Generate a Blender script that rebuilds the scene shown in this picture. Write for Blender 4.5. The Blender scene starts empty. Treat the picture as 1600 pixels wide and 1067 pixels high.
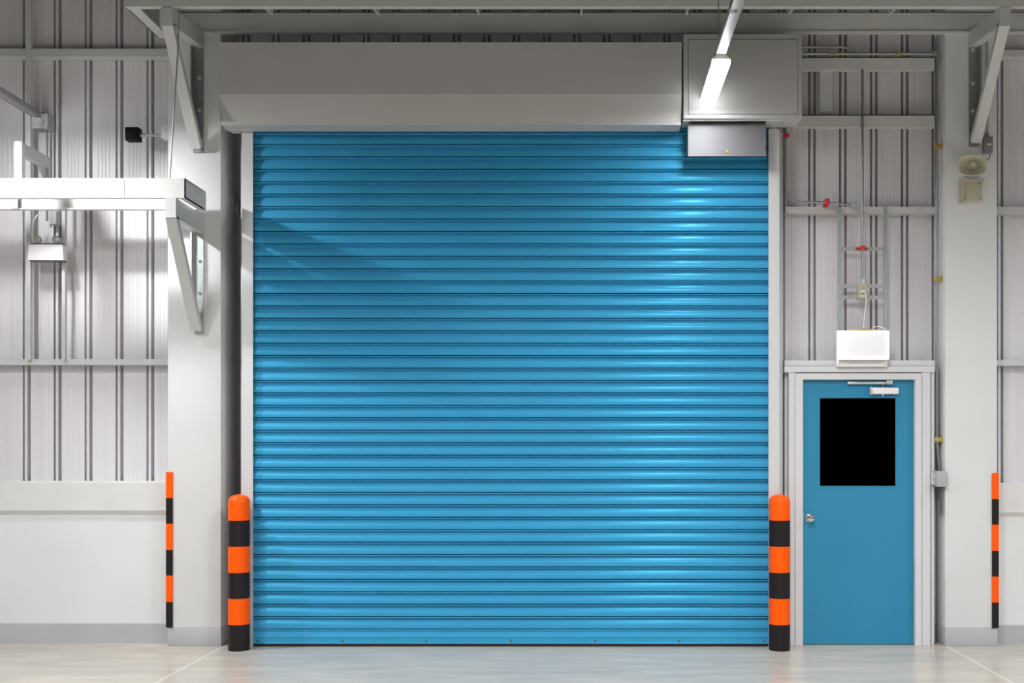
import bpy, bmesh, math, random
from mathutils import Vector, Matrix
random.seed(4)
sc = bpy.context.scene
COL = sc.collection

# ------------------------------------------------------------------ camera, world, exposure
D, F, VX, VY, CH = 8.5, 1700.0, 920.0, 700.0, 1.556      # distance to door plane, focal in px, vanishing point, eye height
cam = bpy.data.cameras.new('camera'); camo = bpy.data.objects.new('camera', cam); COL.objects.link(camo)
camo.location = (0, -D, CH); camo.rotation_euler = (math.pi/2, 0, 0)
cam.sensor_width = 36; cam.lens = 36*F/1600
cam.shift_x = (800-VX)/1600; cam.shift_y = (VY-533.5)/1600
cam.clip_start = .05; cam.clip_end = 100
sc.camera = camo
w = bpy.data.worlds.new('world'); sc.world = w; w.use_nodes = True
w.node_tree.nodes['Background'].inputs[0].default_value = (.6, .62, .65, 1)
w.node_tree.nodes['Background'].inputs[1].default_value = .02
sc.view_settings.view_transform = 'Standard'; sc.view_settings.look = 'None'
sc.view_settings.gamma = 1; sc.view_settings.use_curve_mapping = False
sc.view_settings.exposure = 0.0
sc.cycles.use_denoising = True
sc.cycles.max_bounces = 8; sc.cycles.diffuse_bounces = 6; sc.cycles.glossy_bounces = 4
sc.cycles.sample_clamp_indirect = 4
HALL_W, HALL_SPREAD = 108.0, 168.0
SIDE_W = 25.0
LAMP = 1.0            # radiance of the hall luminaires

def X(px, Y=0): return (px-VX)*(D+Y)/F
def Z(py, Y=0): return CH+(VY-py)*(D+Y)/F

# ------------------------------------------------------------------ materials
def mat(name, col, rough=.5, metal=0, spec=.5, noise=0, nscale=6, bump=0, bscale=60, emit=None, strength=0, streak=None, coat=0):
    m = bpy.data.materials.new(name); m.use_nodes = True
    nt = m.node_tree; b = nt.nodes['Principled BSDF']
    b.inputs['Base Color'].default_value = (*col, 1); b.inputs['Roughness'].default_value = rough
    b.inputs['Metallic'].default_value = metal; b.inputs['Specular IOR Level'].default_value = spec
    b.inputs['Coat Weight'].default_value = coat; b.inputs['Coat Roughness'].default_value = .15
    if emit:
        b.inputs['Emission Color'].default_value = (*emit, 1); b.inputs['Emission Strength'].default_value = strength
    if noise or bump or streak:
        tc = nt.nodes.new('ShaderNodeTexCoord'); mp = nt.nodes.new('ShaderNodeMapping')
        nt.links.new(tc.outputs['Object'], mp.inputs[0])
        if streak: mp.inputs['Scale'].default_value = streak
    if noise:
        n = nt.nodes.new('ShaderNodeTexNoise'); n.inputs['Scale'].default_value = nscale; n.inputs['Detail'].default_value = 6
        nt.links.new(mp.outputs[0], n.inputs['Vector'])
        r = nt.nodes.new('ShaderNodeMapRange'); r.inputs[1].default_value = .3; r.inputs[2].default_value = .7
        r.inputs[3].default_value = 1-noise; r.inputs[4].default_value = 1+noise*.5
        nt.links.new(n.outputs[0], r.inputs[0])
        mx = nt.nodes.new('ShaderNodeMix'); mx.data_type = 'RGBA'; mx.blend_type = 'MULTIPLY'; mx.inputs[0].default_value = 1
        mx.inputs[6].default_value = (*col, 1)
        nt.links.new(r.outputs[0], mx.inputs[7]); nt.links.new(mx.outputs[2], b.inputs['Base Color'])
    if bump:
        n2 = nt.nodes.new('ShaderNodeTexNoise'); n2.inputs['Scale'].default_value = bscale; n2.inputs['Detail'].default_value = 4
        nt.links.new(mp.outputs[0], n2.inputs['Vector'])
        bp = nt.nodes.new('ShaderNodeBump'); bp.inputs['Strength'].default_value = bump; bp.inputs['Distance'].default_value = .01
        nt.links.new(n2.outputs[0], bp.inputs['Height']); nt.links.new(bp.outputs[0], b.inputs['Normal'])
    return m

M = {}
M['siding']  = mat('siding_paint', (.72, .70, .725), .38, 0, .5, noise=.05, nscale=3, streak=(6, 1, .25))
M['column']  = mat('column_paint', (.74, .76, .76), .6, 0, .3, noise=.03, nscale=2.5, bump=.05, bscale=25)
M['plinth']  = mat('plinth_paint', (.74, .765, .765), .6, 0, .3, noise=.04, nscale=1.6, bump=.05, bscale=18)
M['skirt']   = mat('skirting_paint', (.46, .475, .48), .6, 0, .3, noise=.05, nscale=4)
M['steel']   = mat('painted_steel', (.60, .61, .60), .42, 0, .5, noise=.04, nscale=5)
M['steel_w'] = mat('white_painted_steel', (.72, .72, .71), .4, 0, .5, noise=.04, nscale=5)
M['hood']    = mat('hood_sheet', (.50, .50, .495), .5, 0, .5, noise=.03, nscale=2)
M['trunk']   = mat('trunking_paint', (.34, .335, .325), .5, 0, .3)
M['galv_shaded']  = mat('galvanised_shaded', (.34, .34, .345), .45, .5, .4, noise=.1, nscale=20)  # darker galvanised copy: reflection of the dark hall put into the colour
M['galv']    = mat('galvanised', (.60, .63, .64), .35, .55, .5, noise=.12, nscale=30)
M['pipe']    = mat('conduit_zinc', (.38, .38, .385), .38, .8, .5)
M['brushed'] = mat('brushed_steel', (.21, .21, .225), .55, .5, .5, noise=.05, nscale=8, streak=(1, 1, 12))
M['shutter'] = mat('shutter_blue', (.050, .325, .57), .27, 0, .5, noise=.05, nscale=3, streak=(.4, 1, 3))
M['door']    = mat('door_blue', (.026, .245, .42), .42, 0, .4, noise=.03, nscale=2)
M['guide']   = mat('guide_aluminium', (.66, .67, .68), .38, .15, .5)
M['frame']   = mat('door_frame_paint', (.66, .665, .67), .45, 0, .5)
M['orange']  = mat('orange_paint', (1.0, .108, .0), .4, 0, .2)
M['black']   = mat('black_paint', (.016, .012, .013), .4, 0, .25)
M['rubber']  = mat('black_rubber', (.012, .012, .013), .7)
M['glass']   = mat('dark_glass', (.0, .0, .0), .3, 0, .0)
M['chrome']  = mat('chrome', (.8, .78, .75), .18, 1)
M['dark']    = mat('dark_grey', (.10, .10, .10), .5)
M['blackbox']= mat('black_plastic', (.006, .004, .006), .6, 0, .15)
M['brass']   = mat('brass_clamp', (.55, .40, .12), .4, .5)
M['red']     = mat('red_clamp', (.60, .03, .03), .45)
M['cream']   = mat('cream_plastic', (.70, .68, .57), .45)
M['beige']   = mat('beige_plastic', (.50, .46, .35), .5)
M['greybox'] = mat('grey_box', (.42, .42, .43), .45)
M['brownbox']= mat('grey_brown_box', (.25, .235, .225), .5)
M['cable']   = mat('white_cable', (.75, .75, .7), .5)
M['bcable']  = mat('dark_cable', (.08, .08, .08), .5)
M['roof']    = mat('roof_sheet', (.14, .14, .14), .6)
M['hallwall']= mat('hall_wall_sheet', (.16, .16, .165), .6)
for nm_, st_ in (('lamp_hall', 3), ('lamp_motor', 58), ('lamp_platform', 190)):
    M[nm_] = mat(nm_, (.9, .9, .9), .4, emit=(.985, .992, 1), strength=st_*LAMP)
M['sign']    = mat('lit_diffuser', (.85, .85, .86), .4, emit=(1, .99, 1), strength=.16)
M['tube']    = mat('lit_edge', (.9, .9, .9), .4, emit=(1, 1, 1), strength=2.0)
M['wlamp']   = mat('white_lamp_case', (.86, .83, .84), .4)

M['shutter'].node_tree.nodes['Principled BSDF'].inputs['Specular Tint'].default_value = (.12, .70, 1, 1)
def floor_material():
    m = bpy.data.materials.new('polished_concrete'); m.use_nodes = True
    nt = m.node_tree; N = nt.nodes; L = nt.links; b = N['Principled BSDF']
    tc = N.new('ShaderNodeTexCoord')
    def noise(scale, stretch, detail=5):
        mp = N.new('ShaderNodeMapping'); mp.inputs['Scale'].default_value = stretch; L.new(tc.outputs['Object'], mp.inputs[0])
        n = N.new('ShaderNodeTexNoise'); n.inputs['Scale'].default_value = scale; n.inputs['Detail'].default_value = detail
        L.new(mp.outputs[0], n.inputs['Vector']); return n
    def ramp(n, lo, hi, c0, c1):
        r = N.new('ShaderNodeValToRGB'); r.color_ramp.elements[0].position = lo; r.color_ramp.elements[1].position = hi
        r.color_ramp.elements[0].color = (*c0, 1); r.color_ramp.elements[1].color = (*c1, 1)
        L.new(n.outputs[0], r.inputs[0]); return r
    a = ramp(noise(.9, (.8, 1.6, 1), 4), .38, .64, (.50, .475, .435), (.60, .545, .465))
    s = ramp(noise(3.0, (.6, 2.6, 1), 9), .36, .64, (.85, .855, .86), (1.0, .985, .96))
    mx = N.new('ShaderNodeMix'); mx.data_type = 'RGBA'; mx.blend_type = 'MULTIPLY'; mx.inputs[0].default_value = 1
    L.new(a.outputs[0], mx.inputs[6]); L.new(s.outputs[0], mx.inputs[7])
    # saw-cut joints, filled pale, running away from the door wall
    sep = N.new('ShaderNodeSeparateXYZ'); L.new(tc.outputs['Object'], sep.inputs[0])
    prev = None
    for jx in (-2.87, 2.81):
        s1 = N.new('ShaderNodeMath'); s1.operation = 'SUBTRACT'; L.new(sep.outputs[0], s1.inputs[0]); s1.inputs[1].default_value = jx
        s2 = N.new('ShaderNodeMath'); s2.operation = 'ABSOLUTE'; L.new(s1.outputs[0], s2.inputs[0])
        s3 = N.new('ShaderNodeMath'); s3.operation = 'LESS_THAN'; L.new(s2.outputs[0], s3.inputs[0]); s3.inputs[1].default_value = .013
        if prev:
            s4 = N.new('ShaderNodeMath'); s4.operation = 'MAXIMUM'; L.new(prev.outputs[0], s4.inputs[0]); L.new(s3.outputs[0], s4.inputs[1]); s3 = s4
        prev = s3
    sc_ = N.new('ShaderNodeMath'); sc_.operation = 'MULTIPLY'; L.new(prev.outputs[0], sc_.inputs[0]); sc_.inputs[1].default_value = .42
    mj = N.new('ShaderNodeMix'); mj.data_type = 'RGBA'; L.new(sc_.outputs[0], mj.inputs[0])
    L.new(mx.outputs[2], mj.inputs[6]); mj.inputs[7].default_value = (.78, .76, .72, 1)
    L.new(mj.outputs[2], b.inputs['Base Color'])
    b.inputs['Roughness'].default_value = .27
    b.inputs['Specular IOR Level'].default_value = .38
    return m
M['floor'] = floor_material()

# ------------------------------------------------------------------ mesh builder
class MB:
    def __init__(s): s.bm = bmesh.new()
    def box(s, x0, x1, y0, y1, z0, z1, bev=0, mi=0):
        x0, x1 = sorted((x0, x1)); y0, y1 = sorted((y0, y1)); z0, z1 = sorted((z0, z1))
        r = bmesh.ops.create_cube(s.bm, size=1)
        vs = r['verts']
        for v in vs:
            v.co = Vector(((x0+x1)/2+v.co.x*(x1-x0), (y0+y1)/2+v.co.y*(y1-y0), (z0+z1)/2+v.co.z*(z1-z0)))
        fs = set(f for v in vs for f in v.link_faces)
        for f in fs: f.material_index = mi
        if bev:
            es = list(set(e for v in vs for e in v.link_edges))
            bmesh.ops.bevel(s.bm, geom=es, offset=bev, segments=2, profile=.5, affect='EDGES')
        return s
    def poly(s, pts, axis, a0, a1, mi=0):
        """closed 2D outline extruded along an axis ('x': pts=(y,z); 'y': pts=(x,z); 'z': pts=(x,y))"""
        def mk(p, a):
            if axis == 'x': return (a, p[0], p[1])
            if axis == 'y': return (p[0], a, p[1])
            return (p[0], p[1], a)
        A = [s.bm.verts.new(mk(p, a0)) for p in pts]; B = [s.bm.verts.new(mk(p, a1)) for p in pts]
        n = len(pts); fs = [s.bm.faces.new(A), s.bm.faces.new(B[::-1])]
        for i in range(n):
            j = (i+1) % n; fs.append(s.bm.faces.new((A[i], B[i], B[j], A[j])))
        for f in fs: f.material_index = mi
        bmesh.ops.recalc_face_normals(s.bm, faces=fs)
        return s
    def bar(s, p0, p1, wx, t, mi=0):
        """rectangular bar from p0 to p1, wx wide along X, t thick across"""
        p0, p1 = Vector(p0), Vector(p1); d = (p1-p0).normalized(); u = Vector((1, 0, 0)); n = d.cross(u).normalized()
        q = [[p+u*a*wx/2+n*b*t/2 for a, b in ((-1, -1), (1, -1), (1, 1), (-1, 1))] for p in (p0, p1)]
        V = [[s.bm.verts.new(c) for c in r] for r in q]
        fs = [s.bm.faces.new(V[0]), s.bm.faces.new(V[1][::-1])]
        for i in range(4): j = (i+1) % 4; fs.append(s.bm.faces.new((V[0][i], V[1][i], V[1][j], V[0][j])))
        bmesh.ops.recalc_face_normals(s.bm, faces=fs)
        return s
    def cyl(s, p0, p1, r0, r1=None, seg=20):
        p0, p1 = Vector(p0), Vector(p1); d = p1-p0
        m = Matrix.Translation((p0+p1)/2) @ d.to_track_quat('Z', 'Y').to_matrix().to_4x4()
        bmesh.ops.create_cone(s.bm, cap_ends=True, segments=seg, radius1=r0, radius2=r0 if r1 is None else r1, depth=d.length, matrix=m)
        return s
    def lathe(s, prof, c, axis='z', seg=40, sx=1.0, sy=1.0, closed=False):
        """prof: (radius, height) list; height runs along +axis from c"""
        rings = []
        for r, h in prof:
            ring = []
            for k in range(seg):
                a = 2*math.pi*k/seg; u, v = r*math.cos(a)*sx, r*math.sin(a)*sy
                co = (c[0]+u, c[1]+v, c[2]+h) if axis == 'z' else (c[0]+u, c[1]-h, c[2]+v)
                ring.append(s.bm.verts.new(co))
            rings.append(ring)
        fs = []
        for A, B in zip(rings, rings[1:]):
            for k in range(seg):
                j = (k+1) % seg; fs.append(s.bm.faces.new((A[k], A[j], B[j], B[k])))
        fs.append(s.bm.faces.new(rings[0])); fs.append(s.bm.faces.new(rings[-1]))
        bmesh.ops.recalc_face_normals(s.bm, faces=fs)
        return s
    def tube(s, pts, r, seg=10):
        pts = [Vector(p) for p in pts]; rings = []; up = Vector((0, 1, 0))
        for i, p in enumerate(pts):
            d = (pts[min(i+1, len(pts)-1)]-pts[max(i-1, 0)]).normalized()
            u = d.cross(up)
            if u.length < .05: u = d.cross(Vector((1, 0, 0)))
            u.normalize(); v = d.cross(u).normalized()
            rings.append([s.bm.verts.new(p+u*r*math.cos(2*math.pi*k/seg)+v*r*math.sin(2*math.pi*k/seg)) for k in range(seg)])
        fs = []
        for A, B in zip(rings, rings[1:]):
            for k in range(seg):
                j = (k+1) % seg; fs.append(s.bm.faces.new((A[k], A[j], B[j], B[k])))
        fs.append(s.bm.faces.new(rings[0])); fs.append(s.bm.faces.new(rings[-1]))
        bmesh.ops.recalc_face_normals(s.bm, faces=fs)
        return s
    def build(s, name, m, parent=None, smooth=True, angle=35):
        me = bpy.data.meshes.new(name)
        bb = [v.co.copy() for v in s.bm.verts]
        s.bm.normal_update(); s.bm.to_mesh(me); s.bm.free()
        for mm in (m if isinstance(m, (list, tuple)) else [m]): me.materials.append(mm)
        if smooth:
            me.shade_smooth(); me.set_sharp_from_angle(angle=math.radians(angle))
        o = bpy.data.objects.new(name, me); COL.objects.link(o)
        if parent is not None:
            g = parent; off = Vector()
            while g is not None: off += g.location; g = g.parent
            me.transform(Matrix.Translation(-off)); o.parent = parent
        else:
            lo = Vector([min(c[i] for c in bb) for i in range(3)]); hi = Vector([max(c[i] for c in bb) for i in range(3)])
            base = Vector(((lo.x+hi.x)/2, (lo.y+hi.y)/2, lo.z))
            me.transform(Matrix.Translation(-base)); o.location = base
        return o

def tag(o, label=None, cat=None, group=None, kind=None):
    if label: o['label'] = label
    if cat: o['category'] = cat
    if group: o['group'] = group
    if kind: o['kind'] = kind
    return o
def thing(name, label, cat, loc, group=None, kind=None):
    o = bpy.data.objects.new(name, None); COL.objects.link(o); o.location = loc; o.empty_display_size = .1
    return tag(o, label, cat, group, kind)
def struct(o, label=None, cat=None): return tag(o, label, cat, None, 'structure')
def arc(c, r, a0, a1, n, Y):
    return [(c[0]+r*math.cos(math.radians(a0+(a1-a0)*i/n)), Y, c[1]+r*math.sin(math.radians(a0+(a1-a0)*i/n))) for i in range(n+1)]

# ------------------------------------------------------------------ hall shell
XL, XR, YB, ZC, YW = -12.0, 12.0, -18.0, 7.5, .30
o = MB().box(XL, XR, YB, .8, -.2, 0).build('floor', M['floor'], smooth=False); struct(o, 'polished grey concrete floor with pale saw-cut joints', 'floor')
# keep floor texture coordinates in world space
o.data.transform(Matrix.Translation(o.location)); o.location = (0, 0, 0)
struct(MB().box(XL, XR, YB, .8, ZC, ZC+.1).build('ceiling', M['roof'], smooth=False), 'grey sheet ceiling high above the hall', 'ceiling')
struct(MB().box(XL-.1, XL, YB, .8, 0, ZC).build('wall_left', M['hallwall'], smooth=False), 'plain grey side wall of the hall far beyond the platform frame', 'wall')
struct(MB().box(XR, XR+.1, YB, .8, 0, ZC).build('wall_right', M['hallwall'], smooth=False), 'plain grey side wall of the hall far beyond the loudspeaker column', 'wall')
struct(MB().box(XL, XR, YB-.1, YB, 0, ZC).build('wall_front', M['hallwall'], smooth=False), 'plain grey hall wall facing the shutter', 'wall')

def siding(name, xa, xb, c0, z0, z1, label, YW=YW):
    per = .25; k0 = math.floor((xa-c0)/per)-1; pts = [(xa, YW)]
    feats = []
    k = k0
    while c0+k*per < xb+per:
        c = c0+k*per
        feats.append([(c-.033, YW), (c-.032, YW+.07), (c-.015, YW+.07), (c-.014, YW-.006), (c+.006, YW-.006), (c+.007, YW+.07), (c+.030, YW+.07), (c+.031, YW)])
        for q in (.080, .112, .138, .170):
            feats.append([(c+q-.004, YW), (c+q, YW+.0022), (c+q+.004, YW)])
        k += 1
    for f in sorted(feats, key=lambda f: f[0][0]):
        if f[0][0] > xa+.001 and f[-1][0] < xb-.001: pts += f
    pts += [(xb, YW), (xb, YW+.11), (xa, YW+.11)]
    o = MB().poly(pts, 'z', z0, z1).build(name, M['siding'], smooth=False)
    return struct(o, label, 'wall')
siding('wall_back_left', XL, -3.16, X(42, YW), Z(753, .3), ZC, 'ribbed off-white metal wall cladding behind the platform frame')
siding('wall_back_center', -3.15, 1.30, X(432, .55), 0, ZC, 'recessed ribbed metal cladding behind the shutter and hood', .55)
siding('wall_back_doorway', 1.30, 2.84, X(1269, YW), 0, ZC, 'ribbed off-white metal wall cladding above the blue door')
siding('wall_back_right', 2.84, XR, X(1562, YW), Z(757, .3), ZC, 'ribbed metal wall cladding past the column with the horn loudspeaker')

def base_wall(xa, xb, dy, nm, l1, l2, l3, num):
    Yp = .18
    zt = Z(803+dy, Yp); z2 = Z(797+dy, Yp); z3 = Z(753+dy, Yp-.02)
    struct(MB().box(xa, xb, Yp, .42, 0, zt).build('wall_'+nm, M['plinth'], smooth=False), l1, 'wall')
    fl = MB().poly([(Yp-.02, z3), (Yp-.03, z3-.004), (Yp-.03, z2), (Yp-.006, zt), (Yp+.05, zt), (YW, z3+.0), (YW, z3+.006), (Yp-.02, z3+.006)], 'x', xa, xb)
    struct(fl.build('trim_%d' % num, M['steel_w'], smooth=False), l2, 'trim')
    bb = MB().poly([(Yp-.012, 0), (Yp-.012, Z(973+dy, Yp)-.004), (Yp-.006, Z(973+dy, Yp)), (Yp+.01, Z(973+dy, Yp)), (Yp+.01, 0)], 'x', xa, xb)
    struct(bb.build('baseboard_'+nm, M['skirt'], smooth=False), l3, 'baseboard')
CLX0, CLX1 = X(262, .05), X(345, .05)
CRX0, CRX1 = X(1477, .05), X(1558, .05)
base_wall(XL, CLX0, 0, 'base_left', 'low white concrete base wall under the cladding beside the striped column with the platform bracket',
          'pale sheet flashing capping the low wall under the platform frame', 'grey painted skirting band along the low wall under the platform frame', 1)
base_wall(CRX1, XR, 3, 'base_right', 'low white concrete base wall past the loudspeaker column',
          'pale sheet flashing capping the low wall past the loudspeaker column', 'grey painted skirting band past the loudspeaker column', 2)

for nm, a, b2, lab in (('column', CLX0, CLX1, 'white column carrying the platform bracket beside the blue roller shutter'),
                       ('column', CRX0, CRX1, 'white column with the horn loudspeaker beside the blue door')):
    r = thing(nm, lab, 'column', ((a+b2)/2, .2, 0), kind='structure')
    MB().box(a, b2, .05, .40, Z(981, .05), ZC, .006).build('shaft', M['column'], r)
    bb = MB().box(a-.002, b2+.002, .048, .40, 0, Z(981, .05), .004).build('skirting_band', M['skirt'], r); bb['label'] = 'grey painted band at the foot'

# ------------------------------------------------------------------ steelwork behind and above
def cee(y0, y1, z0, z1, xa, xb, t=.006, lip=.02, open_back=True):
    """C section along X: web in front at y0, flanges to the back with lips"""
    return MB().poly([(y0, z0), (y0, z1), (y1, z1), (y1, z1-lip), (y1-t, z1-lip), (y1-t, z1-t), (y0+t, z1-t), (y0+t, z0+t), (y1-t, z0+t), (y1-t, z0+lip), (y1, z0+lip), (y1, z0)], 'x', xa, xb)
def girt(xa, xb, pa, pb, Y, lab, depth=.09, m='steel', name='wall_girt', lip=False):
    o = cee(Y, Y+depth, Z(pb, Y), Z(pa, Y), xa, xb).build(name, M[m], smooth=False)
    return tag(o, lab, 'wall rail')
girt(-6.0, CLX0-.001, 76, 88, .20, 'upper horizontal steel wall rail on the cladding above the black box')
girt(-6.0, CLX0-.001, 561, 570, .20, 'horizontal steel wall rail on the cladding between emergency light and low wall')
girt(X(338, .45), X(372, .45), 320, 331, .45, 'short wall rail in the dark gap beside the shutter guide')
girt(X(1227, .20), CRX0-.012, 323, 333, .20, 'horizontal wall rail crossing above the lit lamp, carrying its struts')
girt(CRX1+.001, 6.5, 323, 333, .20, 'wall rail past the column at loudspeaker height')
girt(CRX1+.001, 6.5, 78, 88, .20, 'uppermost wall rail past the loudspeaker column')
girt(CRX1+.001, 6.5, 562, 571, .20, 'lowest wall rail past the loudspeaker column')
mx1r = X(1240, .14)
# the two deep rails beside the motor housing
for pa, pb, lab in ((89, 110, 'deep steel rail under the horizontal conduits beside the motor housing'), (179, 200, 'deep steel rail level with the underside of the motor housing')):
    Y = .14
    xr0 = mx1r; m = MB().box(xr0, CRX0-.055, Y, Y+.012, Z(pb-3, Y), Z(pa, Y)); m.box(xr0, CRX0-.055, Y, Y+.05, Z(pb-3, Y)-.008, Z(pb-3, Y)); m.box(xr0, CRX0-.055, Y, Y+.05, Z(pa, Y)-.008, Z(pa, Y))
    tag(m.build('steel_rail', M['steel'], smooth=False), lab, 'wall rail')
tag(MB().box(X(1281, .2), X(1300, .2), .19, .20, Z(182, .2), Z(106, .2)).build('cover_plate', M['steel'], smooth=False), 'narrow upright cover plate joining the two deep rails beside the motor housing', 'plate')

Yb = .03
bm_ = MB().box(CLX0, 6.5, Yb, Yb+.015, Z(49, Yb), Z(19, Yb)).box(CLX0, 6.5, Yb-.015, Yb+.025, Z(52, Yb), Z(49, Yb)).box(CLX0, 6.5, Yb, Yb+.025, Z(20, Yb), Z(19, Yb))
struct(bm_.build('beam', M['steel'], smooth=False), 'long steel beam across the column tops above the shutter', 'beam')
YF = -.60
bf = thing('canopy_beam', 'long steel beam on the top brackets, standing out in front of the wall', 'beam', (0, YF, Z(10, YF)), kind='structure')
MB().box(X(195, YF), 6.5, YF, YF+.05, Z(10, YF), Z(10, YF)+.22).build('web', M['steel'], bf, smooth=False)
MB().box(X(195, YF), X(195, YF)+.09, YF+.05, YF+.62, Z(10, YF)+.0, Z(10, YF)+.012).box(X(195, YF), X(195, YF)+.008, YF+.05, YF+.62, Z(10, YF)+.0, Z(10, YF)+.22).build('end_member', M['steel'], bf, smooth=False)
for px in (413, 583, 744, 908, 1076, 1240, 1401):
    x = X(px, YF)
    MB().poly([(YF+.05, Z(12, YF)), (YF+.22, Z(12, YF)+.03), (YF+.22, Z(12, YF)+.15), (YF+.05, Z(12, YF)+.15)], 'x', x-.006, x+.006).build('stiffener', M['steel'], bf, smooth=False)

def bracket(name, x0, x1, yf, ztop, zarm, zfoot, rise, label, bolts, flip=1):
    xc = (x0+x1)/2; w_ = x1-x0; yc = .048
    r = thing(name, label, 'bracket', (xc, yc, zfoot), 'steel wall brackets')
    # arm: a box with sloping back
    MB().poly([(yf, zarm), (yf, ztop), (yc, ztop+rise), (yc, zarm+rise)], 'x', x0, x1).build('arm', M['steel'], r, smooth=False)
    # upright angle on the column
    m = MB().box(x0, x1, yc-.010, yc, zfoot-.01, zarm+rise); 
    if flip > 0: m.box(x0, x0+.010, yc-.07, yc-.01, zfoot+.10, zarm+rise)
    else: m.box(x1-.010, x1, yc-.07, yc-.01, zfoot+.10, zarm+rise)
    m.build('upright_angle', M['galv' if name.startswith('platform') else 'galv_shaded'], r, smooth=False)
    MB().bar((xc, yf+.03, zarm+.01), (xc, yc-.045, zfoot+.02), w_, .05).build('brace', M['steel'], r, smooth=False)
    for bz in bolts:
        b_ = MB().cyl((xc+.01*flip, yc-.010, bz), (xc+.01*flip, yc-.016, bz), .017, seg=20).cyl((xc+.01*flip, yc-.016, bz), (xc+.01*flip, yc-.028, bz), .011, seg=6).cyl((xc+.01*flip, yc-.028, bz), (xc+.01*flip, yc-.045, bz), .006, seg=10)
        b_.build('anchor_bolt', M['galv'], r)
BX0, BX1 = -3.105, -3.025
RX0, RX1 = 2.985, 3.062
Yc = .05
bracket('beam_bracket', BX0, BX1, YF, Z(11, YF)-.002, Z(38, YF), Z(237, Yc), .07, 'triangular steel bracket under the long beam, high above the platform frame', [Z(73, Yc), Z(123, Yc), Z(173, Yc)], 1)
bracket('beam_bracket', RX0, RX1, YF, Z(11, YF)-.002, Z(38, YF), Z(228, Yc), .07, 'triangular steel bracket under the long beam, above the horn loudspeaker', [Z(78, Yc), Z(131, Yc), Z(174, Yc)], -1)
YP = -.53
zr0, zr1 = Z(309, YP), Z(278.5, YP)
bracket('platform_bracket', BX0, BX1, YP, zr0-.001, Z(340, YP), Z(520, Yc), 0, 'triangular steel bracket carrying the end of the platform frame', [Z(408, Yc), Z(458, Yc)], 1)

# platform frame
XE = X(289.6, YP); XPL = -6.2; YQ = -.10
pf = thing('service_platform', 'open rectangular steel platform frame on the lower bracket', 'platform frame', ((XE+XPL)/2, YP, zr0))
def cfront(y0, s, xa, xb):
    t, f = .008, .05
    return [(y0, zr0), (y0, zr1), (y0+s*f, zr1), (y0+s*f, zr1-t), (y0+s*t, zr1-t), (y0+s*t, zr0+t), (y0+s*f, zr0+t), (y0+s*f, zr0)]
MB().poly(cfront(YP, 1, 0, 0), 'x', XPL, XE).build('front_rail', M['steel_w'], pf, smooth=False)
MB().poly(cfront(YQ, -1, 0, 0), 'x', XPL, XE-.001).build('back_rail', M['steel_w'], pf, smooth=False)
MB().box(XE-.008, XE, YP, YQ, zr0, zr1).box(XE-.05, XE, YP+.0505, YQ-.0505, zr1-.008, zr1).box(XE-.05, XE, YP+.0505, YQ-.0505, zr0, zr0+.008).build('end_rail', M['steel_w'], pf, smooth=False)
for px in (30,):
    xx = X(px, YQ)
    MB().box(xx-.022, xx+.022, YQ-.065, YQ-.052, zr0-.0, zr1).build('stiffener', M['steel'], pf, smooth=False)
for xx in (-5.2, ):
    MB().box(xx-.03, xx+.03, YP+.05, YQ-.05, zr0+.02, zr1-.02).build('cross_member', M['steel'], pf, smooth=False)
# weld splice on the front rail
MB().box(X(193.5, YP)-.002, X(193.5, YP)+.002, YP-.002, YP, zr0+.004, zr1-.004).build('splice_seam', M['galv'], pf, smooth=False)
# guard frame standing on the platform
gx = X(27.5, YP); gz = Z(221, YP)
gf = thing('guard_frame', 'white steel upright with a short bar back to the wall, standing on the platform frame', 'guard frame', (gx, YP, zr1))
MB().box(gx-.028, gx+.028, YP+.004, YP+.05, zr1+.001, gz, .002).build('front_post', M['steel_w'], gf, smooth=False)
MB().box(gx-.022, gx+.022, YP+.05, YQ+.02, gz-.09, gz, .002).build('top_bar', M['steel'], gf, smooth=False)
MB().box(gx-.022, gx+.022, YQ-.02, YQ+.02, zr1+.001, gz-.09).poly([(YQ-.15, gz-.09), (YQ-.02, gz-.09), (YQ-.02, zr1+.06), (YQ-.02, zr1+.02)], 'x', gx-.005, gx+.005).build('rear_post', M['steel'], gf, smooth=False)
# tension rod from canopy beam to platform
tag(MB().tube([(X(281, YF+.03), YF+.025, Z(10, YF)+.01), (X(278, -.50), -.50, Z(80, -.50)), (X(265, -.42), -.42, zr1-.004)], .005).build('hanger_rod', M['pipe']), 'thin hanger rod from the long beam down to the platform frame', 'rod')

# long upright strap and strut pair for emergency light
tag(MB().box(X(41, .17), X(48, .17), .165, .175, Z(562, .17), ZC-.01).box(X(47, .17), X(48, .17), .175, .199, Z(562, .17), ZC-.01).build('upright_strut', M['steel'], smooth=False), 'tall narrow steel strut running up the cladding behind the emergency light and platform frame', 'strut')
tag(MB().box(X(97, .17), X(102, .17), .165, .175, Z(562, .17), Z(300, .17)).box(X(101, .17), X(102, .17), .175, .199, Z(562, .17), Z(300, .17)).build('upright_strut', M['steel'], smooth=False), 'short steel strut holding the end of the emergency light nearer the column', 'strut')

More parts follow.
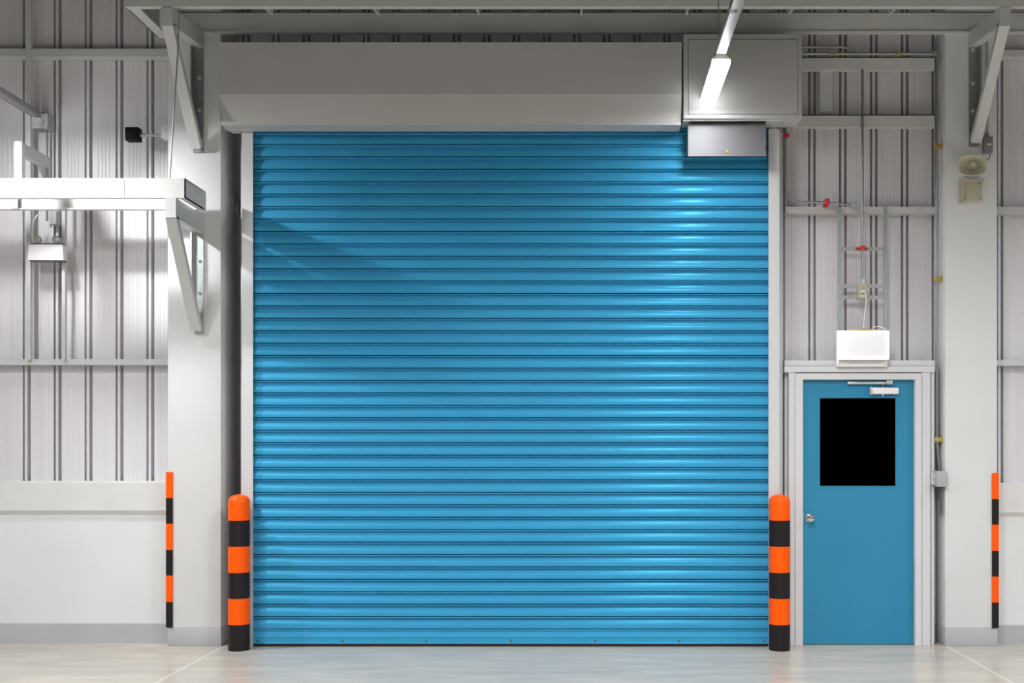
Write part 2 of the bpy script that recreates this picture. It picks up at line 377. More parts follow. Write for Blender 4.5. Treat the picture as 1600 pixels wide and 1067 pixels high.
# emergency light
Ye = .10
el = thing('emergency_light', 'white twin-spot emergency light box under the platform frame', 'emergency light', (X(71, Ye), Ye+.06, Z(406, Ye)))
MB().poly([(X(43, Ye), Z(406, Ye)), (X(99, Ye), Z(406, Ye)), (X(97.5, Ye), Z(382, Ye)), (X(45, Ye), Z(382, Ye))], 'y', Ye, Ye+.064).build('case', M['wlamp'], el, smooth=False)
MB().box(X(45, Ye), X(99, Ye), Ye+.005, Ye+.06, Z(408, Ye), Z(406, Ye)).box(X(47, Ye), X(96, Ye), Ye+.01, Ye+.055, Z(382, Ye), Z(379.5, Ye)).build('dark_trim', M['dark'], el, smooth=False)
for px in (56, 85):
    c = (X(px, Ye), Ye+.035, Z(373, Ye)); R = .029
    h = MB().lathe([(.010, -.03), (R*.8, -.022), (R, 0), (R, .018), (R*.9, .022), (R*.85, .012), (.001, .008)], c, 'y', 28).build('spot_head', M['cream'], el)
    MB().lathe([(R*.80, .012), (R*.7, .018), (.001, .021)], c, 'y', 24).build('lens', M['galv'], h)
    MB().cyl((c[0], c[1], Z(379, Ye)-.003), (c[0], c[1], c[2]-R*.8), .005, seg=10).build('stem', M['dark'], el)
tag(MB().tube([(X(51, .12), .13, Z(380, .12)), (X(50, .12), .12, Z(368, .12)), (X(51, .12), .12, Z(352, .12)), (X(54, .12), .12, Z(342, .12)), (X(58, .12), .13, Z(335, .12))], .006).build('flexible_cable', M['cable']), 'pale flexible cable looping up from the emergency light box', 'cable')

# ------------------------------------------------------------------ luminaires
ZL = 4.19
XA, XB_, XC_ = .885, -4.40, 6.15
def luminaire(name, x, y0, y1, label, m='lamp_hall', dz=0):
    r = thing(name, label, 'ceiling lamp', (x, (y0+y1)/2, ZL-.07), 'linear hall lamps on trunking')
    w_ = .065
    MB().poly([(x-w_, ZL-.062), (x-w_, ZL-.03), (x-.03, ZL-.002), (x+.03, ZL-.002), (x+w_, ZL-.03), (x+w_, ZL-.062), (x+w_-.004, ZL-.062), (x+w_-.004, ZL-.032), (x-w_+.004, ZL-.032), (x-w_+.004, ZL-.062)], 'y', y0, y1).build('housing', M['steel_w'], r, smooth=False)
    MB().box(x-w_+.005, x+w_-.005, y0+.005, y1-.005, ZL-.056-dz, ZL-.040, .004).build('diffuser', M[m], r)
    if m == 'lamp_hall':
        ld = bpy.data.lights.new('lamp_light', 'AREA'); ld.shape = 'RECTANGLE'; ld.size = .11; ld.size_y = y1-y0-.02
        ld.energy = HALL_W; ld.spread = math.radians(HALL_SPREAD); ld.color = (.985, .992, 1)
        lo = bpy.data.objects.new('lamp_light', ld); COL.objects.link(lo); lo.parent = r; lo.location = (0, 0, .07-.060)
    if m == 'lamp_platform' and x == XB_:
        # added light beside this lamp, to cast the platform's shadows onto the shutter
        ld = bpy.data.lights.new('added_side_light', 'AREA'); ld.shape = 'RECTANGLE'; ld.size = .10; ld.size_y = .07
        ld.energy = SIDE_W; ld.spread = math.radians(105); ld.color = (.985, .992, 1)
        lo = bpy.data.objects.new('added_side_light', ld); COL.objects.link(lo); lo.parent = r
        lo.location = (.085, -.02, -.03)
        lo.rotation_euler = Vector((3.2, .80, -3.5)).to_track_quat('-Z', 'Y').to_euler()
    return r
def trunk(name, x, y0, y1, label):
    r = thing(name, label, 'lighting trunking', (x, (y0+y1)/2, ZL), 'lighting trunking rows')
    MB().box(x-.033, x+.033, y0, y1, ZL, ZL+.05, .003).build('channel', M['trunk'], r)
    y = y1-1.62
    while y > y0:
        MB().box(x-.036, x+.036, y-.03, y+.03, ZL-.0005, ZL+.054).build('coupler', M['trunk'], r, smooth=False)
        if x == XA: MB().cyl((x, y, ZL-.004), (x, y, ZL-.0005), .008, seg=12).build('screw', M['dark'], r)
        y -= 2.4
    for yy in [y1-.75-2.6*k for k in range(5)]:
        if yy > y0: MB().cyl((x, yy, ZL+.05), (x, yy, ZC), .004, seg=8).build('suspension_wire', M['pipe'], r)
    return r
rowlab = {XA: 'in front of the motor housing', XB_: 'above the platform frame', XC_: 'beyond the loudspeaker column'}
for xr, rl in rowlab.items():
    y1 = -.32 if xr == XA else .12
    if xr == XC_: y1 = -.3
    trunk('lighting_trunking', xr, -11.6, y1, 'slim pale trunking hung from the ceiling, running ' + rl)
    for k, yc in enumerate((-.82, -3.3, -5.9, -8.5, -11.0)):
        luminaire('hall_luminaire', xr, yc-(.24 if xr == XB_ and k == 0 else .40), yc+(.14 if xr == XB_ and k == 0 else .38), ['glaring white linear lamp ' + rl, 'second linear lamp out from the wall ' + rl, 'third linear lamp out from the wall ' + rl, 'fourth linear lamp out from the wall ' + rl, 'linear lamp farthest out from the wall ' + rl][k],
                  'lamp_hall' if k else ('lamp_motor' if xr == XA else 'lamp_platform'), 0 if k else (.010 if xr == XA else .015))

# end of left trunking: mounting plate, junction box and drop conduit
jb = thing('junction_box', 'grey junction box at the wall end of the trunking over the platform frame', 'junction box', (X(70, .24), .26, Z(201, .24)))
MB().box(X(48.6, .2), X(67, .2), .188, .198, Z(201, .2), Z(179, .2)).build('mounting_plate', M['steel'], jb, smooth=False)
MB().box(X(68, .22), X(79, .22), .17, .299, Z(202, .22), Z(180, .22), .004).build('box_body', M['greybox'], jb)
MB().box(X(62, .17), X(68, .17), .15, .18, Z(197, .17), Z(188, .17)).build('clip', M['galv'], jb, smooth=False)
tag(MB().tube([(X(73.5, .24), .24, Z(201.5, .24)), (X(73.5, .24), .24, Z(300, .24)), (X(73.5, .24), .24, Z(345, .24))], .009).build('drop_conduit', M['pipe']), 'thin conduit dropping from the junction box behind the platform frame', 'conduit')
tag(MB().box(X(76, .2), X(86, .2), .22, .299, Z(351, .24), Z(330, .24), .003).build('terminal_box', M['greybox']), 'small grey box on the cladding just under the platform back rail', 'terminal box')

# black box on arm
Yk = .12
kb = thing('motion_sensor', 'small black square box on a short arm fixed to the column side', 'sensor', (X(210, Yk), Yk, Z(221, Yk)))
MB().box(X(199, Yk), X(220, Yk), Yk-.05, Yk+.03, Z(221.5, Yk), Z(201, Yk), .006).build('box_body', M['blackbox'], kb)
MB().cyl((X(220, Yk), Yk, Z(211, Yk)), (X(226, Yk), Yk, Z(211, Yk)), .016, seg=16).build('swivel_joint', M['galv'], kb)
MB().cyl((X(225, Yk), Yk, Z(211.5, Yk)), (X(257, Yk), Yk, Z(211.5, Yk)), .012, seg=16).build('arm', M['greybox'], kb)
MB().box(X(254, Yk), CLX0-.001, Yk-.03, Yk+.05, Z(217, Yk), Z(197, Yk), .003).build('mounting_base', M['steel_w'], kb)

# ------------------------------------------------------------------ roller shutter
YS = .03; SX0, SX1 = X(394, 0)-.015, X(1202, 0)+.015
rs = thing('roller_shutter', 'large closed bright-blue slatted roller shutter with grey hood and guides', 'roller shutter', ((SX0+SX1)/2, .05, 0))
pitch = .0974; zj = Z(982, YS)
prof = []
body = [(0, -.0010), (-.0003, .022), (-.0074, .022), (-.0080, -.0060), (-.0100, -.0085), (-.0140, -.0080), (-.0152, .0160), (-.0250, .0160), (-.0320, .0125), (-.040, .0078), (-.049, .0036), (-.058, .0006), (-.067, -.0014), (-.077, -.0024), (-.086, -.0026), (-.0966, -.0018)]
n_sl = 41
for k in range(n_sl, 0, -1):
    zt = zj+pitch*k
    for dz, dy in body: prof.append((YS+dy, zt+dz))
prof.append((YS, zj)); prof.append((YS+.022, zj-.0005)); prof.append((YS+.022, zj-.004))
prof.append((YS+.03, zj-.004)); prof.append((YS+.03, prof[0][1]))
MB().poly(prof, 'x', SX0, SX1).build('curtain', M['shutter'], rs, angle=30)
zb = .023
bbar = MB().poly([(YS+.02, zb), (YS-.006, zb), (YS-.008, zb+.004), (YS-.004, zb+.010), (YS-.003, zb+.045), (YS-.007, zb+.050), (YS-.006, zb+.056), (YS+.002, zb+.085), (YS+.004, zj-.022), (YS-.004, zj-.014), (YS-.004, zj-.006), (YS+.006, zj-.005), (YS+.02, zj-.005)], 'x', SX0, SX1).build('bottom_bar', M['shutter'], rs, angle=30)
MB().box(SX0, SX1, YS-.002, YS+.022, .0005, zb, .002).build('rubber_seal', M['rubber'], rs)
for px in (403, 535, 666, 798, 930, 1061, 1194):
    x = X(px, YS)
    MB().cyl((x, YS-.003, zb+.022), (x, YS-.009, zb+.022), .009, .007, seg=14).build('bolt_head', M['dark'], bbar)
# side guides: lipped channel profile seen in plan
for s, xi, xo in ((1, X(394, 0), X(378, 0)), (-1, X(1202, 0), X(1218, 0))):
    t = .004
    g = MB().poly([(xo, 0), (xi, 0), (xi, .018), (xi-s*t, .018), (xi-s*t, t), (xo+s*t, t), (xo+s*t, .09), (xi, .09), (xi, .094), (xo, .094)], 'z', .001, 4.05)
    g.box(xi-s*.001, xi+s*.006, -.002, .004, .001, 4.05)
    g.build('guide_rail', M['guide'], rs, smooth=False)
    m = MB().box(xo-s*.012, xo-s*.045, .115, .121, .001, 4.05).box(xo-s*.040, xo-s*.046, .121, .19, .001, 4.05).box(xo+s*.0, xo-s*.012, .085, .094, .001, 4.05)
    m.build('jamb_angle', M['steel'], rs, smooth=False)
# hood: upright front, sloping lower sheet
YH = -.25
hx0, hx1 = X(342, YH), X(1065, YH)
h = MB().poly([(YH, Z(147, YH)), (YH, Z(66, YH)), (.0, Z(66, YH)+.0), (.0, Z(66, YH)-.006), (YH+.006, Z(66, YH)-.006), (YH+.006, Z(147, YH)), (-.191, Z(192, -.197)), (-.02, Z(192, -.197)), (-.02, Z(193.5, -.197)-.008), (-.197, Z(193.5, -.197)-.008), (-.200, Z(192, -.197))], 'x', hx0, hx1)
hood = h.build('hood', M['hood'], rs, smooth=False)
for px in (371, 583, 833):
    x = X(px, YH)
    MB().poly([(YH-.0015, Z(146, YH)), (YH-.0015, Z(67, YH)), (YH, Z(67, YH)), (YH, Z(146, YH))], 'x', x-.002, x+.001).build('hood_seam', M['hood'], hood, smooth=False)
MB().box(hx0, hx0+.004, YH+.006, .045, Z(190, -.2), Z(67, YH)-.007).build('end_plate', M['hood'], hood, smooth=False)
MB().box(hx0+.01, X(376, 0), -.18, .045, Z(197.5, -.05), Z(192.5, -.197)-.009).build('guide_bracket', M['hood'], rs, smooth=False)
MB().cyl((X(354, .0), .0, Z(203, .0)), (X(354, .0), -.03, Z(203, .0)), .012, seg=8).build('clip_bolt', M['galv'], rs)

# motor housing
mx0, mx1 = X(1068, YH), X(1253, YH); mz0, mz1 = Z(185, YH), Z(53, YH)
mh = thing('motor_housing', 'large grey steel motor housing at the end of the shutter hood', 'motor housing', ((mx0+mx1)/2, -.1, mz0))
MB().box(mx0, mx1, YH, -.012, mz0, mz1, .004).build('case', M['hood'], mh)
px0, px1, pz0, pz1 = X(1076, YH), X(1246, YH), Z(178, YH), Z(62, YH)
MB().box(px0, px1, YH-.006, YH, pz0, pz1, .0015).build('access_panel', M['hood'], mh)
MB().box(px0-.004, px1+.004, YH-.001, YH+.001, pz0-.004, pz1+.004).build('panel_gap', M['dark'], mh, smooth=False)
MB().box(mx0, X(1225, YH), YH+.03, YH+.032, mz0-.010, mz0).box(X(1222, -.1), X(1223.5, -.1), YH+.02, .0, mz0-.003, mz0).build('bottom_lip', M['hood'], mh, smooth=False)
for px in (1085, 1230):
    MB().cyl((X(px, YH), YH, mz0+.012), (X(px, YH), YH-.004, mz0+.012), .005, seg=10).build('screw', M['galv'], mh)
MB().box(X(1078, -.2), X(1196, -.15), YH+.045, -.155, mz0-.004, mz0).build('recess_shade', M['rubber'], mh, smooth=False)  # black plate standing in for the dark of the recess above the cover
# stainless cover below
YC = -.15
cb = thing('cover_box', 'brushed metal cover box with a small round lock, beneath the motor housing', 'cover box', (X(1136, YC), -.08, Z(244, YC)))
MB().poly([(YC, Z(244, YC)), (YC, Z(193, YC)), (-.012, Z(193, YC)), (-.012, Z(236, YC)), (YC+.02, Z(244, YC))], 'x', X(1075, YC), X(1197, YC)).build('case', M['brushed'], cb, smooth=False)
MB().poly([(X(1078, YC), Z(193, YC)), (X(1194.5, YC), Z(193, YC)), (X(1197, YC), mz0-.012), (X(1076, YC), mz0-.012)], 'y', YC+.02, -.02).build('gap_shade', M['rubber'], cb, smooth=False)  # black piece, colour stands in for shadow under the motor housing
MB().lathe([(.012, 0), (.012, .004), (.008, .007), (.001, .007)], (X(1136, YC), YC, Z(237, YC)), 'y', 20).build('lock', M['brass'], cb)
for px in (1106, 1163):
    MB().box(X(px, YC)-.035, X(px, YC)+.035, YC-.003, YC+.01, Z(193, YC)-.004, Z(193, YC)+.004).build('hinge', M['dark'], cb, smooth=False)

# ------------------------------------------------------------------ bollards and corner guards
def bollard(px, label):
    Yc_ = -.10; R = .081; x = X(px, Yc_)
    zs = [0, Z(972, Yc_-R), Z(931, Yc_-R), Z(890, Yc_-R), Z(849.5, Yc_-R), Z(808.5, Yc_-R)]
    zs = [0, .201, .401, .600, .800, 1.000]
    r = thing('bollard', label, 'bollard', (x, Yc_, 0), 'striped steel bollards')
    for k in range(5):
        MB().lathe([(R, zs[k]), (R, zs[k+1])], (x, Yc_, 0), 'z', 48).build('black_band' if k % 2 == 0 else 'orange_band', M['black' if k % 2 == 0 else 'orange'], r)
    MB().lathe([(R, zs[5]), (R, 1.135), (R*.97, 1.155), (R*.85, 1.176), (R*.6, 1.190), (R*.3, 1.197), (.002, 1.199)], (x, Yc_, 0), 'z', 48).build('domed_cap', M['orange'], r, angle=60)
bollard(373.5, 'orange and black striped bollard between the platform column and the shutter')
bollard(1218, 'orange and black striped bollard between the shutter and the blue door')
def guard(xc, s, label, ys):
    Yg = .05
    r = thing('corner_guard', label, 'corner guard', (xc, Yg, Z(ys[-1], Yg)), 'striped column corner guards')
    for k in range(6):
        z1_, z0_ = Z(ys[k], Yg), Z(ys[k+1], Yg)
        m = MB().box(xc-s*.010, xc+s*.042, Yg-.010, Yg-.003, z0_, z1_).box(xc-s*.010, xc-s*.003, Yg-.003, Yg+.045, z0_, z1_)
        m.build('orange_band' if k % 2 == 0 else 'black_band', M['orange' if k % 2 == 0 else 'black'], r, smooth=False)
guard(CLX0, 1, 'striped corner guard on the platform column, at the low wall side', (737.5, 778, 818, 859, 899, 940, 980))
guard(CRX1, -1, 'striped corner guard on the column below the loudspeaker', (739, 779.5, 819.5, 860.5, 900.5, 941, 981))

# ------------------------------------------------------------------ blue door
YD = .06
d1 = thing('door_1', 'blue single door with a dark glazed panel beneath the lit lamp', 'door', (X(1342, YD), .1, 0), kind='structure')
fx0, fx1, ft = X(1254.6, YD), X(1430, YD), Z(593, YD)
fo0, fo1, fot = X(1243, YD), X(1440, YD), Z(583, YD)
m = MB().poly([(fo0, 0.001), (fo0, fot), (fo1, fot), (fo1, 0.001), (fx1, 0.001), (fx1, ft), (fx0, ft), (fx0, 0.001)], 'y', YD, .20)
m.build('door_frame', M['frame'], d1, smooth=False)
YL = .105
lx0, lx1, lt = X(1254.6, YD)+.003, X(1430, YD)-.003, ft-.003
wx0, wx1, wz0, wz1 = X(1281, YL), X(1399, YL), Z(759, YL), Z(622, YL)
lf = MB().box(lx0, wx0, YL, YL+.045, .006, lt).box(wx1, lx1, YL, YL+.045, .006, lt).box(wx0, wx1, YL, YL+.045, .006, wz0).box(wx0, wx1, YL, YL+.045, wz1, lt)
bmesh.ops.remove_doubles(lf.bm, verts=lf.bm.verts, dist=.0001)
leaf = lf.build('door_leaf', M['door'], d1, smooth=False)
MB().box(wx0-.0, wx1+.0, YL+.006, YL+.03, wz0-.0, wz1+.0).build('glass_pane', M['glass'], leaf, smooth=False)
bd = MB(); e = .008
bd.box(wx0-e, wx0, YL-.003, YL+.004, wz0-e, wz1+e).box(wx1, wx1+e, YL-.003, YL+.004, wz0-e, wz1+e).box(wx0, wx1, YL-.003, YL+.004, wz0-e, wz0).box(wx0, wx1, YL-.003, YL+.004, wz1, wz1+e)
bd.build('glazing_bead', M['door'], leaf, smooth=False)
kc = (X(1265, YL), YL, Z(809, YL))
MB().lathe([(.034, 0), (.034, .005), (.026, .010), (.014, .013), (.013, .030), (.024, .036), (.030, .046), (.030, .056), (.022, .064), (.010, .066), (.009, .063), (.001, .063)], kc, 'y', 32).build('door_knob', M['chrome'], leaf)
MB().box(lx0-.002, lx0+.008, YL-.002, YL+.02, kc[2]-.05, kc[2]+.05).build('latch_plate', M['galv'], leaf, smooth=False)
cl = MB().box(X(1361, YL), X(1402, YL), YL-.045, YL-.001, Z(616, YL), Z(606, YL), .006).build('door_closer', M['wlamp'], leaf)
MB().box(X(1357.5, YL), X(1361, YL), YL-.047, YL-.001, Z(617, YL), Z(605, YL), .003).build('end_cap', M['galv'], cl)
MB().cyl((X(1378, YL), YL-.022, Z(606, YL)), (X(1378, YL), YL-.022, Z(599, YL)), .009, seg=16).build('spindle', M['chrome'], cl)
MB().cyl((X(1378, YL), YL-.022, Z(616, YL)), (X(1378, YL), YL-.022, Z(619.5, YL)), .012, .005, seg=16).build('spindle_nut', M['chrome'], cl)
MB().box(X(1323, YL), X(1383, YL), YL-.034, YL-.020, Z(600.5, YL), Z(597, YL), .002).build('closer_arm', M['galv'], leaf)
MB().box(X(1383, YL), X(1392, YL), YL-.05, YL-.015, Z(601, YL), Z(595, YL), .002).build('arm_bracket', M['galv'], leaf)

# posts and lintel rails around the door
for a, b2, y, lab in ((1226, 1230, .14, 'thin steel jamb strip between the shutter guide and the door post'),
                      (1232.5, 1242.6, .07, 'steel door post on the bollard side of the blue door'),
                      (1440.6, 1454, .07, 'wide steel door post on the column side of the blue door'),
                      (1455, 1460, .10, 'narrow steel door post next to the loudspeaker column')):
    top = Z(582, y)
    m = MB().poly([(X(a, y), y+.12), (X(a, y), y+.004), (X(a, y)+.004, y), (X(b2, y)-.004, y), (X(b2, y), y+.004), (X(b2, y), y+.12)], 'z', .001, top)
    tag(m.build('door_post', M['frame'], smooth=False), lab, 'post')
for pa, pb, y, lab in ((563, 571.5, .10, 'upper of the two steel rails across the head of the blue door'), (572, 581.5, .07, 'lower of the two steel rails across the head of the blue door')):
    tag(MB().poly([(y, Z(pb, y)), (y, Z(pa, y)), (y+.16, Z(pa, y)), (y+.16, Z(pb, y))], 'x', X(1226, y), X(1460, y)).build('head_rail', M['frame'], smooth=False), lab, 'door head rail')

# lit lamp above the door
Yw = -.02
wl = thing('wall_lamp', 'glowing white rectangular lamp fixed above the blue door', 'wall lamp', (X(1349, Yw), Yw+.06, Z(571, Yw)))
MB().box(X(1310, Yw), X(1389.5, Yw), Yw+.055, Yw+.085, Z(572, Yw), Z(515, Yw), .003).build('back_plate', M['wlamp'], wl)
MB().box(X(1313.5, Yw), X(1386, Yw), Yw-.001, Yw+.054, Z(558, Yw), Z(520, Yw), .004).build('diffuser', M['sign'], wl)
ed = MB().box(X(1310.5, Yw), X(1313.5, Yw), Yw-.004, Yw+.054, Z(561, Yw), Z(517, Yw)).box(X(1386, Yw), X(1389, Yw), Yw-.004, Yw+.054, Z(561, Yw), Z(517, Yw)).box(X(1313.5, Yw), X(1386, Yw), Yw-.004, Yw+.054, Z(561, Yw), Z(558, Yw)).box(X(1313.5, Yw), X(1386, Yw), Yw-.004, Yw+.054, Z(520, Yw), Z(517, Yw))
ed.build('glowing_edge', M['tube'], wl, smooth=False)
MB().box(X(1313, Yw), X(1387, Yw), Yw+.01, Yw+.054, Z(562.5, Yw), Z(561, Yw)).build('bottom_strip', M['greybox'], wl, smooth=False)
MB().box(X(1330, Yw), X(1372, Yw), Yw+.01, Yw+.06, Z(517, Yw), Z(514, Yw), .002).build('top_clip', M['brass'], wl)
for px in (1313, 1386):
    MB().cyl((X(px, Yw), Yw+.056, Z(568.5, Yw)), (X(px, Yw), Yw+.050, Z(568.5, Yw)), .005, seg=12).build('screw', M['greybox'], wl)

# strut ladder, conduit and socket box above the lamp
Yt = .15
for a, b2, bot, lab in ((1310.5, 1316.5, 515, 'slender galvanised upright above the lit lamp, nearer the shutter'), (1382.5, 1388, 515, 'slender galvanised upright above the lit lamp, nearer the column')):
    tag(MB().box(X(a, Yt), X(b2, Yt), Yt+.03, Yt+.036, Z(bot, Yt+.03)-.3, Z(322, Yt)).box(X(a, Yt), X(a, Yt)+.005, Yt+.036, Yt+.049, Z(bot, Yt)-.3, Z(322, Yt)).build('upright_strut', M['galv'], smooth=False), lab, 'strut')
for pa, lab in ((385, 'top cross strap of the strut ladder, with the red clamp'), (443, 'middle cross strap behind the top of the socket box'), (461, 'lowest cross strap behind the foot of the socket box')):
    tag(MB().box(X(1314, Yt), X(1386, Yt), Yt+.020, Yt+.029, Z(pa+6, Yt), Z(pa, Yt)).build('cross_strap', M['galv'], smooth=False), lab, 'strap')
cx = X(1347.5, .12)
cv = thing('conduit', 'straight vertical conduit dropping to the socket box above the lit lamp', 'conduit', (cx, .12, Z(437, .12)))
MB().tube([(cx, .12, Z(437, .12)), (cx, .12, Z(300, .12)), (cx, .12, Z(109, .12))], .0105, 14).build('pipe', M['pipe'], cv)
c_ = MB().box(cx-.045, cx+.045, .132, .168, Z(389, .12), Z(386, .12)).cyl((cx, .12, Z(391, .12)), (cx, .12, Z(384, .12)), .018, seg=16)
c_.build('clamp', M['red'], cv, smooth=False)
so = thing('socket_box', 'small grey socket box with a white plug, above the lit lamp', 'socket box', (X(1348, .1), .12, Z(467, .1)))
MB().box(X(1341, .10), X(1355, .10), .10, .169, Z(467, .10), Z(443, .10), .004).build('box_body', M['beige'], so)
MB().cyl((cx, .12, Z(443, .12)), (cx, .12, Z(436.5, .12)), .017, seg=6).build('gland', M['galv'], so)
MB().box(X(1345, .08), X(1352, .08), .075, .10, Z(457, .08), Z(453, .08), .003).box(X(1345, .08), X(1353, .08), .085, .10, Z(463.5, .08), Z(461, .08), .002).build('plug', M['cable'], so)
tag(MB().tube([(X(1350, .07), .070, Z(456, .07)), (X(1353, .07), .06, Z(460, .07)), (X(1353.5, .07), .07, Z(475, .07)), (X(1351, .07), .07, Z(492, .07)), (X(1349, .07), .06, Z(505, .07)), (X(1350, .03), .03, Z(513.3, .03))], .005).build('lamp_cable', M['cable']), 'thin white cable hanging from the socket box to the lit lamp', 'cable')
tag(MB().tube([(X(1360, .07), .02, Z(513.5, .02)), (X(1365, .07), .03, Z(510.5, .03)), (X(1373, .04), .04, Z(509.5, .04)), (X(1380, .04), .04, Z(512, .04)), (X(1385, .04), .05, Z(516.5, .05))], .0035).build('lamp_cable', M['cable']), 'short white cable arching over the top edge of the lit lamp', 'cable')

# curved conduit beside the shutter
Yv = .12
xv = X(1226.5, Yv)+.005
R = .15; zc = Z(317, Yv)+R
pts = [(xv, Yv, Z(199, Yv)), (xv, Yv, Z(240, Yv))]+arc((xv+R, zc), R, 180, 262, 10, Yv)+[(X(1265, Yv), Yv, Z(315.5, Yv)), (X(1292, Yv), Yv, Z(316, Yv)), (X(1305, Yv), Yv, Z(317, Yv)), (X(1322, Yv), Yv, Z(319.5, Yv)), (X(1333, Yv), Yv, Z(319.5, Yv))]
cu = thing('conduit', 'bent conduit curving beside the shutter guide onto the wall rail, with red clamps', 'conduit', (xv, Yv, Z(322, Yv)))
MB().tube(pts, .009, 12).build('pipe', M['pipe'], cu)
MB().box(xv-.018, xv+.028, Yv-.014, Yv+.02, Z(214.5, Yv), Z(209, Yv), .003).build('clamp', M['red'], cu)
MB().box(X(1289, Yv), X(1296, Yv), Yv-.014, Yv+.079, Z(321, Yv), Z(311, Yv), .003).build('clamp', M['red'], cu)
MB().box(X(1330, Yv), X(1345, Yv)-.03, Yv-.01, Yv+.079, Z(322, Yv), Z(316, Yv), .003).build('end_fitting', M['galv'], cu)

# horizontal conduits beside motor housing
Yh = .115
hc = thing('conduit', 'long horizontal conduit with two brass clamps beside the motor housing', 'conduit', (X(1355, Yh), Yh, Z(86, Yh)))
MB().tube([(X(1240, Yh), Yh, Z(84, Yh)), (X(1400, Yh), Yh, Z(84, Yh)), (X(1460, Yh), Yh, Z(84, Yh))], .010, 12).build('pipe', M['pipe'], hc)
for px in (1300, 1403):
    MB().box(X(px-3, Yh), X(px+3, Yh), Yh-.016, Yh+.036, Z(86.8, Yh), Z(80, Yh), .003).build('clamp', M['brass'], hc)
MB().box(X(1457, Yh), X(1463.5, Yh), Yh-.015, Yh+.02, Z(87, Yh), Z(79.5, Yh), .004).build('elbow', M['brownbox'], hc)
tag(MB().tube([(X(1240, .16), .16, Z(73.5, .16)), (X(1318, .16), .16, Z(73.5, .16)), (X(1326, .16), .165, Z(75.5, .16)), (X(1332, .17), .18, Z(79, .17)), (X(1338, .2), .21, Z(83.5, .2)), (X(1342, .2), .25, Z(90, .2))], .011, 12).build('conduit', M['pipe']), 'short upper conduit beside the motor housing, bending down behind the deep rail', 'conduit')
# vertical conduit on the column side, down to grey switch box
Yj = .16; xj = CRX0-.020
vc = thing('conduit', 'tall vertical conduit up the side of the loudspeaker column with brass clamps', 'conduit', (xj, Yj-.03, Z(735, Yj)))
MB().tube([(xj, Yj-.03, Z(735, Yj)), (xj-.012, Yj-.03, Z(712, Yj)), (xj-.02, Yj-.03, Z(690, Yj)), (xj-.02, Yj-.03, Z(400, Yj)), (xj-.02, Yj-.03, Z(86, Yj))], .009, 12).build('pipe', M['pipe'], vc)
for py in (231, 437, 687):
    MB().box(xj-.044, CRX0-.001, Yj-.058, Yj-.01, Z(py+3.5, Yj), Z(py-3.5, Yj), .003).build('clamp', M['brass'], vc)
tag(MB().tube([(xj-.004, Yj+.06, Z(560, Yj)), (xj-.004, Yj+.06, Z(56, Yj))], .006, 8).build('conduit', M['pipe']), 'thinner vertical conduit tucked behind the clamped one beside the loudspeaker column', 'conduit')
sb = thing('switch_box', 'small grey switch box on the side of the column next to the blue door', 'switch box', (xj, .09, Z(760, .06)))
MB().box(X(1461, .05), CRX0-.001, .0, .095, Z(760, .05), Z(735.5, .05), .003).build('box_body', M['greybox'], sb)
MB().box(X(1455.5, .06), X(1461, .06), .065, .095, Z(757, .06), Z(738, .06), .002).cyl((X(1457.5, .06), .065, Z(747, .06)), (X(1457.5, .06), .055, Z(747, .06)), .008, seg=12).build('mounting_ear', M['frame'], sb, smooth=False)
MB().box(xj-.014, xj+.0, .06, .085, Z(805, .08), Z(760, .06), .001).build('dark_cable_slot', M['dark'], sb, smooth=False)

# ------------------------------------------------------------------ horn loudspeaker and boxes on the right column
Ysp = -.20
hs = thing('horn_loudspeaker', 'cream horn loudspeaker with oval mouth on the column', 'loudspeaker', (X(1520, Ysp), -.05, Z(276, Ysp)))
def horn(seg=56):
    m = MB(); bm = m.bm; cx_, cz_ = X(1519.5, Ysp), Z(258, Ysp)
    a, b2 = 23.2*(D+Ysp)/F, 16.8*(D+Ysp)/F
    def ring(sa, sb_, y, n):
        out = []; ox, oz = (y+.20)*.36, (y+.20)*.25
        for k in range(seg):
            t = 2*math.pi*k/seg; c, s_ = math.cos(t), math.sin(t)
            out.append(bm.verts.new((cx_+ox+sa*math.copysign(abs(c)**(2/n), c), y, cz_+oz+sb_*math.copysign(abs(s_)**(2/n), s_))))
        return out
    spec = [(.030, .030, .03, 2), (.034, .034, -.02, 2), (.045, .043, -.07, 2.1), (.070, .058, -.12, 2.3), (a*.93, b2*.92, -.175, 2.6), (a, b2, -.20, 2.8), (a*1.0, b2*1.0, -.207, 2.8), (a*.965, b2*.955, -.209, 2.8), (a*.95, b2*.94, -.203, 2.8),
            (a*.86, b2*.86, -.165, 2.6), (.064, .052, -.115, 2.2), (.050, .046, -.10, 2.0), (.040, .040, -.085, 2), (.034, .034, -.085, 2)]
    rings = [ring(sa, sb_, y, n) for sa, sb_, y, n in spec]
    fs = []
    for A, B in zip(rings, rings[1:]):
        for k in range(seg):
            j = (k+1) % seg; fs.append(bm.faces.new((A[k], A[j], B[j], B[k])))
    fs.append(bm.faces.new(rings[0])); fs.append(bm.faces.new(rings[-1]))
    bmesh.ops.recalc_face_normals(bm, faces=fs)
    return m, cx_, cz_
m, hcx, hcz = horn(); m.build('horn_mouth', M['cream'], hs, angle=50); hcx += .036; hcz += .026
MB().lathe([(.036, 0), (.036, .012), (.026, .016), (.024, .030), (.020, .036), (.001, .037)], (hcx, -.085, hcz), 'y', 32).build('centre_cone', M['cream'], hs)
for ang in (90+180, 35, 145):
    MB().cyl((hcx+.031*math.cos(math.radians(ang)), -.097, hcz+.031*math.sin(math.radians(ang))), (hcx+.031*math.cos(math.radians(ang)), -.1, hcz+.031*math.sin(math.radians(ang))), .004, seg=8).build('screw', M['dark'], hs)
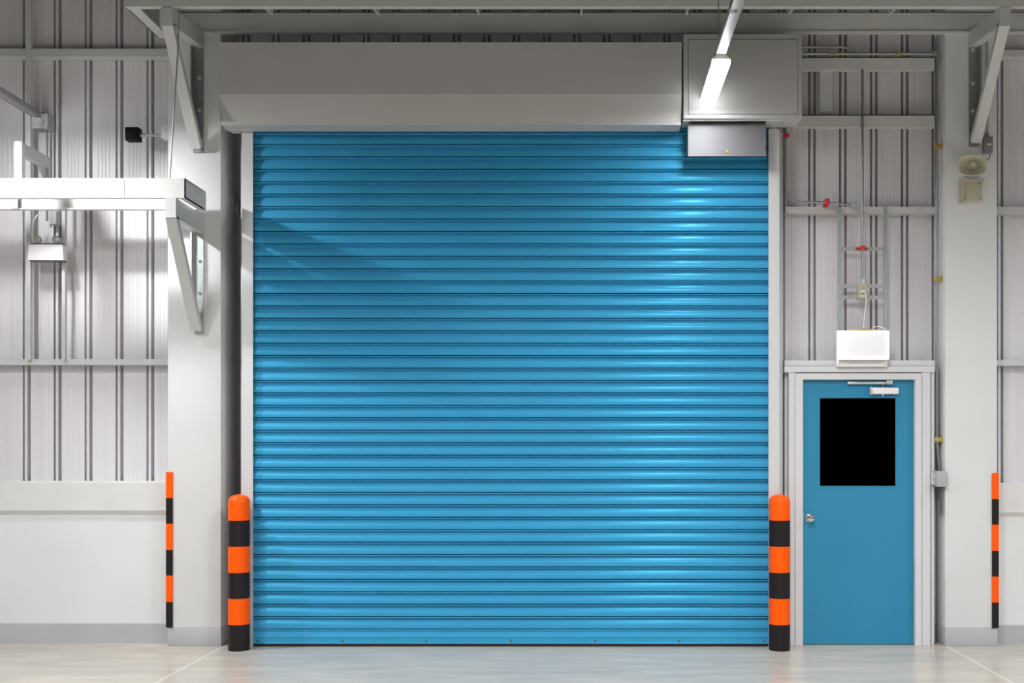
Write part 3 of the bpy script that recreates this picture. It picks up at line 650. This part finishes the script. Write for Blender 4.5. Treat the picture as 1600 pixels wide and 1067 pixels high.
MB().cyl((hcx, .02, hcz), (hcx, -.06, hcz), .040, seg=28).box(hcx-.02, hcx+.02, -.0, .048, hcz-.05, hcz+.03).build('driver_body', M['cream'], hs)
pb = thing('square_box', 'beige square plastic box just below the horn loudspeaker', 'box', (X(1519, -.02), .0, Z(315, -.02)))
MB().box(X(1503, -.02), X(1534.5, -.02), -.02, .048, Z(314, -.02), Z(283, -.02), .006).build('box_body', M['beige'], pb)
MB().poly([(X(1502.5, -.02), Z(316, -.02)), (X(1502.5, -.02), Z(284, -.02)), (X(1505.5, -.02), Z(280.5, -.02)), (X(1537, -.02), Z(280.5, -.02)), (X(1535.5, -.02), Z(284.5, -.02)), (X(1507, -.02), Z(284.5, -.02)), (X(1505, -.02), Z(287, -.02)), (X(1505, -.02), Z(316, -.02))], 'y', -.035, .04).build('rim', M['beige'], pb, smooth=False)
for px, py in ((1507.5, 311), (1532, 311), (1532, 286.5)):
    MB().cyl((X(px, -.02), -.02, Z(py, -.02)), (X(px, -.02), -.024, Z(py, -.02)), .008, seg=12).build('screw', M['brownbox'], pb)
tb = thing('speaker_switch', 'small dark grey switch box up and beside the horn loudspeaker', 'switch box', (X(1545, .0), .02, Z(239, .0)))
MB().box(X(1538, .0), X(1551.5, .0), .0, .048, Z(238.5, .0), Z(213, .0), .003).build('box_body', M['brownbox'], tb)
MB().box(X(1542.5, .0), X(1548, .0), -.01, .0, Z(227, .0), Z(224, .0), .002).build('lever', M['cable'], tb)
MB().cyl((X(1543, .02), .025, Z(213, .0)), (X(1543, .02), .025, Z(207, .02)), .014, seg=8).build('gland', M['brownbox'], tb)
tag(MB().tube([(X(1543, .02), .025, Z(207, .02)), (X(1543, .02), .025, Z(57, .02))], .0085, 12).build('conduit', M['greybox']), 'vertical conduit rising behind the bracket brace to the long beam', 'conduit')
tag(MB().tube([(X(1549.5, .0), .03, Z(239, .0)), (X(1549, .0), .03, Z(243, .0)), (X(1546, .0), .02, Z(248, .0)), (X(1540, .0), .0, Z(252, .0)), (X(1532, .0), -.0, Z(254, .0)), (X(1527, .0), -.01, Z(256, .0))], .0035).build('speaker_cable', M['bcable']), 'short dark cable from the switch box into the horn loudspeaker', 'cable')
